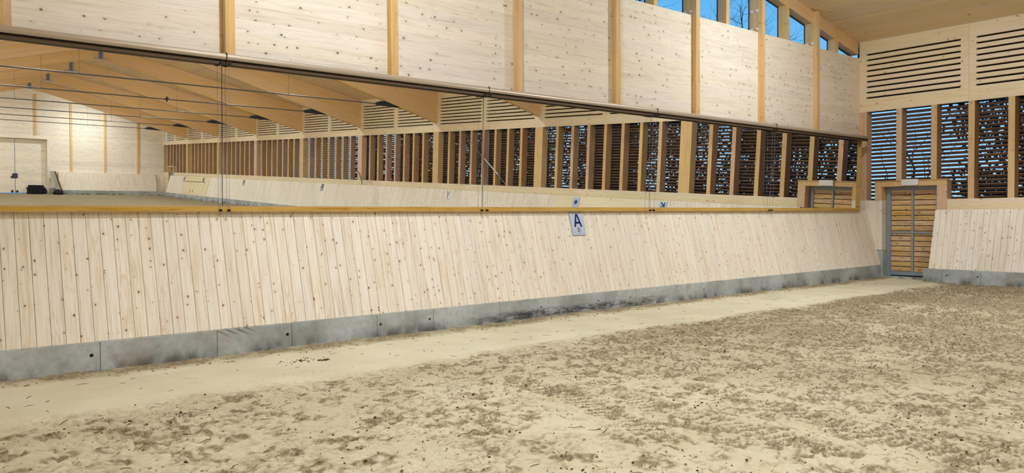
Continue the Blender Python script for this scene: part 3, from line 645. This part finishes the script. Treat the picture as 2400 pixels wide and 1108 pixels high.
# ================================================================== SIGNS
def stroke(mb, pts, w, y=-.004, t=.0025):
    for (x0, z0), (x1, z1) in zip(pts, pts[1:]):
        L = math.hypot(x1-x0, z1-z0); nx, nz = -(z1-z0)/L*w/2, (x1-x0)/L*w/2; ex, ez = (x1-x0)/L*w*.12, (z1-z0)/L*w*.12
        mb.prism([(x0-ex-nx, z0-ez-nz), (x1+ex-nx, z1+ez-nz), (x1+ex+nx, z1+ez+nz), (x0-ex+nx, z0-ez+nz)], y-t, y, 1)
GL = {'A': [[(.12, 0), (.44, 1), (.56, 1), (.88, 0)], [(.24, .33), (.76, .33)]], 'K': [[(.15, 0), (.15, 1)], [(.85, 1), (.17, .42)], [(.38, .58), (.88, 0)]], 'V': [[(.1, 1), (.5, 0), (.9, 1)]],
      'E': [[(.8, 1), (.18, 1), (.18, 0), (.8, 0)], [(.18, .52), (.7, .52)]], 'H': [[(.15, 0), (.15, 1)], [(.85, 0), (.85, 1)], [(.15, .5), (.85, .5)]],
      'S': [[(.85, .8), (.7, .96), (.5, 1), (.3, .97), (.15, .8), (.18, .62), (.4, .52), (.62, .46), (.82, .36), (.86, .2), (.7, .04), (.5, 0), (.28, .03), (.12, .2)]],
      'D': [[(.18, 0), (.18, 1), (.5, 1), (.78, .85), (.85, .5), (.78, .15), (.5, 0), (.18, 0)]]}
def glyph(mb, ch, x, z, w, h, sw):
    for pl in GL[ch]: stroke(mb, [(x+p[0]*w, z+p[1]*h) for p in pl], sw)
def sign(ch, small, label, right, at, blue):
    """sign board on the slope; local x across, z up the slope, front -y"""
    s_top = .965; Hs = .385; Ws = .315
    d = .012
    if right:
        base = Vector((WX-PLY+(PLY-KTY)*s_top-math.cos(KA)*d, at, PLZ+(KTZ-PLZ)*s_top+math.sin(KA)*d)); rz = -math.pi/2
    else:
        base = Vector((at, -PLY+(PLY-KTY)*s_top-math.cos(KA)*d, PLZ+(KTZ-PLZ)*s_top+math.sin(KA)*d)); rz = 0
    t = thing('letter_sign', label, 'sign', loc=tuple(base)); t.rotation_euler = (-KA, 0, rz)
    t = MB().box(-Ws/2, Ws/2, -.004, .004, -Hs, 0).obj('board', (M['board'] if blue else M['board_white'] if ch == 'V' else M['greyprint']), t)
    pm = M['navy'] if blue else M['ink']
    if ch == 'dot':
        mb = MB(); mb.prism([(.078*math.cos(2*math.pi*k/28), -.180+.080*math.sin(2*math.pi*k/28)) for k in range(28)], -.0065, -.004, 1); mb.obj('dot', M['blue'] if blue else M['ink'], t)
    else:
        mb = MB(); glyph(mb, ch, -.10, -.238, .20, .212, .036); mb.obj('letter', pm, t)
    if small:
        mb = MB(); glyph(mb, small, -.032, -.325, .062, .062, .011); mb.obj('small_letter', M['ink'], t)
        mb = MB(); mb.prism([(-.02, -.370), (.010, -.366), (.02, -.352), (-.008, -.358)], -.006, -.004, 1); mb.obj('emblem', M['ink'], t)
        mb = MB()
        for x0, x1 in ((-.13, -.05), (.05, .11)): mb.box(x0, x1, -.005, -.004, -.349, -.345)
        mb.obj('fine_print', M['greyprint'], t)
    elif ch != 'dot' and not blue:
        mb = MB(); mb.box(-.06, .06, -.0055, -.004, -.35, -.27); mb.obj('print_block', M['greyprint'] if ch == 'V' else M['board_white'], t)
sign('A', 'D', 'pale blue board with navy letter A and small D on the end wall boarding', False, -.658, True)
sign('K', None, 'pale blue board with navy letter K by the corner door, seen in mirror', True, -6.72, True)
sign('dot', None, 'pale blue board with a blue dot on the plain panel, seen in mirror', True, -10.66, True)
sign('V', None, 'grey board with black letter V seen in the mirror left of centre', True, -18.6, False)
sign('E', None, 'small grey board with letter E on the long boarding, between S and V in mirror', True, -30.7, False)
sign('S', None, 'small grey board with letter S on the long boarding, right of the hatch in mirror', True, -42.2, False)
sign('dot', None, 'small dark-dotted board above the hatch in the far boarding', True, -50.15, False)
sign('H', None, 'small dark board with letter H left of the hatch in mirror', True, -54.35-.25, False)
# hatch in the far boarding
ht = thing('wall_hatch', 'plywood hatch flap set in the sloping boarding near the far end', 'hatch')
slope_board(-54.0, -49.75, .12, .70, .012, .016, M['ply'], 'flap', ht)
for y in (-52.5, -51.87): slope_board(y-.06, y+.06, .19, .25, .03, .018, M['black'], 'handle', ht)
slope_board(-54.1, -49.65, .71, .735, .006, .010, M['backing'], 'hinge_strip', ht)
# exit light over the door
ex = thing('emergency_light', 'small white emergency light box on the lintel above the corner door', 'light', loc=(9.93, -1.33, 2.35))
MB().box(-.035, .02, -.195, .195, .0, .15).obj('housing', M['white'], ex); MB().box(-.045, -.035, -.17, .17, .015, .06).obj('diffuser', M['board_white'], ex); MB().box(-.045, -.035, -.17, .17, .078, .135).obj('panel', M['board_white'], ex)
for k in range(3): MB().box(-.04, .0, -.21, -.195, .02+.045*k, .045+.045*k).obj('fin', M['white'], ex)
# cable and brace over the louvres, seen in the mirror
c = MB().tube([(9.97, -27.25, 2.44), (9.93, -27.0, 2.38), (9.90, -26.82, 2.25), (9.88, -26.65, 2.05), (9.86, -26.5, 1.78)], .016, 7).obj('hanging_cable', M['black'], smooth=True)
for k, v in dict(label='black cable curving out of the louvre column onto the sill, in mirror', category='cable').items(): c[k] = v
c = MB().tube([(9.93, -27.05+.7, 1.80), (9.90, -26.0, 1.93), (9.90, -25.7, 1.95), (9.92, -25.6, 1.85), (9.93, -25.8, 1.77)], .008, 6).obj('cable_loop', M['greyprint'], smooth=True)
for k, v in dict(label='thin pale cable loop on the sill beside the black cable, in mirror', category='cable').items(): c[k] = v
c = MB().tube([(9.955, -17.8, 4.12), (9.955, -16.62, 3.22), (9.955, -14.92, 2.02)], .010, 6).obj('brace_rod', M['bracket'])
for k, v in dict(label='thin diagonal steel brace across the louvres, above the V board in mirror', category='brace').items(): c[k] = v
c = MB().tube([(9.97, -16.45, 3.10), (9.97, -15.5, 2.45)], .022, 6).obj('brace_sleeve', M['white'], c)
# things by the far gate
pl = thing('rubber_block_stack', 'stack of black blocks in front of the far gate', 'blocks', loc=(0, 0, 0))
rows = [(.0, .13, -.14, 1.20, 4), (.13, .26, -.12, 1.22, 4), (.26, .39, -.13, 1.18, 4), (.39, .52, -.15, 1.10, 4), (.52, .69, -.04, 1.0, 3)]
for z0, z1, x0, x1, n in rows:
    w = (x1-x0)/n
    for k in range(n): MB().box(x0+k*w+.012, x0+(k+1)*w-.012, YF-.02+.3+random.uniform(-.03, .03), YF+.75+random.uniform(-.03, .03), z0+.008, z1-.004).obj('block', M['rubber'], pl)
for k, (x0, col) in enumerate(((1.50, 'palegrey'), (1.64, 'palegrey'), (1.78, 'backing'))):
    c = MB().hexa([(x0+.42, YF+.92, .02), (x0+.53, YF+.92, .02), (x0+.53, YF+.88, .02), (x0+.42, YF+.88, .02), (x0-.04, YF+.32, 1.80), (x0+.07, YF+.32, 1.80), (x0+.07, YF+.28, 1.80), (x0-.04, YF+.28, 1.80)]).obj('leaning_board', M[col])
    c['label'] = ['narrow grey board leaning beside the far gate, nearest the gate', 'narrow grey board leaning beside the far gate, middle one', 'narrow brown board leaning beside the far gate, nearest the sloping boarding'][k]; c['category'] = 'board'; c['group'] = 'boards leaning beside the far gate'
tb = thing('tub', 'small grey tub standing between the far gate and the leaning boards', 'tub', loc=(1.62, YF+.35, 0))
MB().tube([(0, 0, 0), (0, 0, .45)], [.14, .18], 12).obj('body', M['palegrey'], tb, smooth=False); MB().tube([(0, 0, .45), (0, 0, .47)], .19, 12).obj('rim', M['steel'], tb)
bg_ = MB(); rr = random.Random(3)
for k in range(9):
    a = 2*math.pi*k/9
bgm = bpy.data.meshes.new('sack'); ring = []
vs = [(0, 0, .42)]; fs = []
for j, (r_, z_) in enumerate(((.16, .36), (.27, .22), (.30, .08), (.26, 0))):
    for k in range(12):
        w = 2*math.pi*k/12; q = r_*(1+rr.uniform(-.15, .15)); vs.append((q*math.cos(w)*1.2, q*math.sin(w), z_))
for k in range(12):
    fs.append((0, 1+k, 1+(k+1) % 12))
    for j in range(3): fs.append((1+j*12+k, 1+(j+1)*12+k, 1+(j+1)*12+(k+1) % 12, 1+j*12+(k+1) % 12))
bgm.from_pydata(vs, [], fs); bgm.materials.append(M['rubber']); bgm.update()
link('black_sack', bgm, None, (1.86, YF+1.25, .0), label='slumped black sack at the foot of the leaning boards', category='sack')
# ================================================================== LOOSE BITS ON THE SAND
def clods(n, xr, yr, smin, smax, mat, name, label, seed, cluster=None):
    r = random.Random(seed); mb = MB()
    for _ in range(n):
        if cluster:
            c_ = r.choice(cluster); x = r.gauss(c_[0], c_[2]); y = r.gauss(c_[1], c_[3])
        else: x = r.uniform(*xr); y = r.uniform(*yr)
        if not (-9.4 < y < -.7) or x < -10.4 or x > 9.2: continue
        s = r.uniform(smin, smax)*(1 if r.random() < .85 else 1.6); z = gz(x, y)
        a = r.uniform(0, 6.28); e = r.uniform(.5, 1.0); h = r.uniform(.35, .7)
        P = []
        for k in range(5):
            w = a+2*math.pi*k/5; q = s*r.uniform(.7, 1.2); P.append((x+q*math.cos(w), y+q*e*math.sin(w), z-.002))
        for k in range(3):
            w = a+2*math.pi*k/3; q = s*.5*r.uniform(.6, 1.1); P.append((x+q*math.cos(w), y+q*e*math.sin(w), z+s*h*r.uniform(.7, 1.2)))
        mb.add(P, [(5, 6, 7), (0, 1, 5), (1, 6, 5), (1, 2, 6), (2, 3, 6), (3, 7, 6), (3, 4, 7), (4, 0, 7), (0, 5, 7)])
    return mb.obj(name, mat, kind='stuff', label=label, category='sand')
M['clod'] = plain('damp_sand_clod', (150, 128, 92), .95, 0, .25, 30, .1); M['fibre'] = plain('dark_wood_fibre', (84, 66, 42), .95, 0, .3, 20, .1); M['straw'] = plain('pale_straw', (208, 188, 140), .8, 0, .1, 20, .2)
clods(7000, (-10.3, 9.2), (-9.4, -2.6), .004, .011, M['clod'], 'sand_clods', 'small damp sand crumbs scattered over the churned sand', 3)
clods(2600, (-10.3, 9.2), (-9.4, -2.6), .005, .014, M['fibre'], 'dark_crumbs', 'dark crumbs of peat and fibre in the churned sand', 4, cluster=[(RNG.uniform(-9, 8.8), RNG.uniform(-9, -2.7), .22, .18) for _ in range(150)])
clods(500, (-10.3, 9.2), (-1.0, -.66), .008, .02, M['clod'], 'plinth_crumbs', 'crumbs of sand swept against the concrete plinth', 6)
clods(140, None, None, .006, .014, M['fibre'], 'droppings_crumbs', 'small patch of dark crumbs on the smooth track near the plinth', 8, cluster=[(-6.26, -1.42, .12, .07), (-6.02, -1.55, .03, .02)])
clods(220, None, None, .004, .010, M['straw'], 'pale_crumbs', 'pale sawdust patch at the outer edge of the smooth track', 9, cluster=[(.13, -2.25, .25, .06), (-6.5, -2.1, .2, .08)])
def fibres(n, seed, name, mat, label, L0, L1, rad, yr=(-9.4, -2.5)):
    r = random.Random(seed); mb = MB()
    for _ in range(n):
        x = r.uniform(-10.2, 9.1); y = r.uniform(*yr); a = r.gauss(0.2, .9); L = r.uniform(L0, L1); pts = []; b = r.uniform(-.5, .5)
        for k in range(4):
            q = L*(k/3-.5); xx = x+q*math.cos(a)-b*q*q/L*math.sin(a); yy = y+q*math.sin(a)+b*q*q/L*math.cos(a); pts.append((xx, yy, gz(xx, yy)+rad*.9+(.006*r.random() if k in (1, 2) else 0)))
        mb.tube(pts, [rad*.5, rad, rad, rad*.4], 4)
    return mb.obj(name, mat, kind='stuff', label=label, category='fibre')
fibres(500, 12, 'wood_fibres', M['fibre'], 'thin dark wood fibres lying in the churned sand', .04, .15, .0025)
fibres(60, 13, 'straw_stalks', M['straw'], 'single pale straw stalks on the sand', .08, .22, .0022, (-9.2, -1.4))
fibres(90, 14, 'track_fibres', M['fibre'], 'few thin dark fibres on the smooth track', .04, .14, .0022, (-2.4, -1.0))
# ================================================================== OUTSIDE
def bare_tree(x, y, h, seed, lean=0.0, dens=1.0):
    r = random.Random(seed); mb = MB(); tips = 0
    def br(p, d, L, rad, lvl):
        n = 4; pts = [p]; q = p.copy(); dd = d.copy()
        for k in range(n):
            dd = (dd+Vector((r.gauss(0, .16), r.gauss(0, .16), r.gauss(.05, .10)))).normalized(); q = q+dd*(L/n); pts.append(q.copy())
        mb.tube(pts, [rad*(1-.62*k/n) for k in range(n+1)], 5 if lvl < 2 else 3, False)
        if lvl >= 5: return
        m = r.randint(4, 5) if lvl < 3 else r.randint(3, 4)
        for k in range(int(m*dens)):
            f = r.uniform(.3, 1); i = min(int(f*n), n-1); pp = pts[i].lerp(pts[i+1], f*n-i)
            a = Vector((r.gauss(0, 1), r.gauss(0, 1), r.gauss(.25, .5))).normalized()
            nd = (dd*.75+a*.8).normalized(); br(pp, nd, L*r.uniform(.5, .72), rad*.42, lvl+1)
    br(Vector((0, 0, -.3)), Vector((lean, 0, 1)).normalized(), h*.45, h*.016, 0)
    o = mb.obj('bare_tree', M['bark'], label='leafless tree behind the high windows of the end wall', category='tree', group='leafless trees outside'); o.location = (x, y, 0); return o
for k, (x, y, h) in enumerate([(8, 14, 17), (16, 16, 18), (25, 15, 16), (12, 30, 19), (24, 31, 20), (38, 24, 18), (-3, 22, 17), (4, 11, 13), (12, 10, 12), (20, 12, 13)]): bare_tree(x, y, h, 20+k)
for k, (x, y, h) in enumerate([(24, -9, 9), (26, -17, 9), (26, 6, 9), (34, -2, 10)]):
    o = bare_tree(x, y, h, 60+k, 0, .9); o['label'] = 'leafless tree glimpsed through the louvres of the long wall'; o['group'] = 'leafless trees beyond the louvres'
def shrub(x, y, w, h, n, seed):
    r = random.Random(seed); t = thing('evergreen_shrub', 'tall dark shrub glimpsed through the louvres of the long wall', 'shrub', 'shrubs beyond the louvres', (x, y, 0))
    st = MB()
    for k in range(6):
        a = r.uniform(0, 6.28); st.tube([(0, 0, -.3), (math.cos(a)*w*.15, math.sin(a)*w*.2, h*.4), (math.cos(a)*w*.3, math.sin(a)*w*.45, h*.85)], [.06, .04, .015], 5, False)
    st.obj('stems', M['bark'], t); v = []; f = []
    cl = [(r.gauss(0, w*.25), r.uniform(-w, w)*.55, r.uniform(.3, h)) for _ in range(46)]
    for _ in range(n):
        c = r.choice(cl); p = Vector((c[0]+r.gauss(0, .3), c[1]+r.gauss(0, .45), max(.05, c[2]+r.gauss(0, .35)))); a = Vector((r.gauss(0, 1), r.gauss(0, 1), r.gauss(0, 1))).normalized(); b = a.orthogonal().normalized(); q = a.cross(b); s_ = r.uniform(.05, .12); o = len(v)
        v += [tuple(p+b*s_), tuple(p+q*s_*.6), tuple(p-b*s_), tuple(p-q*s_*.6)]; f.append((o, o+1, o+2, o+3))
    m_ = MB(); m_.v = v; m_.f = f; m_.obj('foliage', M['needles'], t, kind='stuff')
for k, y in enumerate(np.arange(-33, 1.5, 2.9)): shrub(17.5+(k % 3)*.9, float(y), 2.9, 7.2, 7500, 300+k)
def fir(seed):
    r = random.Random(seed); mb = MB(); mb.tube([(0, 0, -.3), (0, 0, 9)], [.16, .03], 6); 
    for j in range(15):
        z = .7+j*.56; R_ = 2.5*(1-z/9.6)+.12; n = 13
        vs = [(0, 0, z+.75)]
        for k in range(2*n):
            w = math.pi*k/n+r.uniform(-.08, .08); q = R_*(1.0 if k % 2 else .55)*r.uniform(.8, 1.15); vs.append((q*math.cos(w), q*math.sin(w), z-(.25 if k % 2 else .0)+r.uniform(-.1, .1)))
        mb.add(vs, [(0, 1+k, 1+(k+1) % (2*n)) for k in range(2*n)])
    return mb.mesh('fir_tree', M['needles'])
FM = [fir(k) for k in range(3)]; r = random.Random(5)
firs = [(r.uniform(27, 33), y) for y in np.arange(-62, -24, 6.2)]
for k, (x, y) in enumerate(firs):
    o = link('fir_tree', FM[k % 3], None, (x, y, 0), (0, 0, r.uniform(0, 6)), label='dark fir tree glimpsed through the louvres of the long wall', category='tree', group='fir trees beyond the louvres'); s = r.uniform(.75, 1.25); o.scale = (s, s, s)
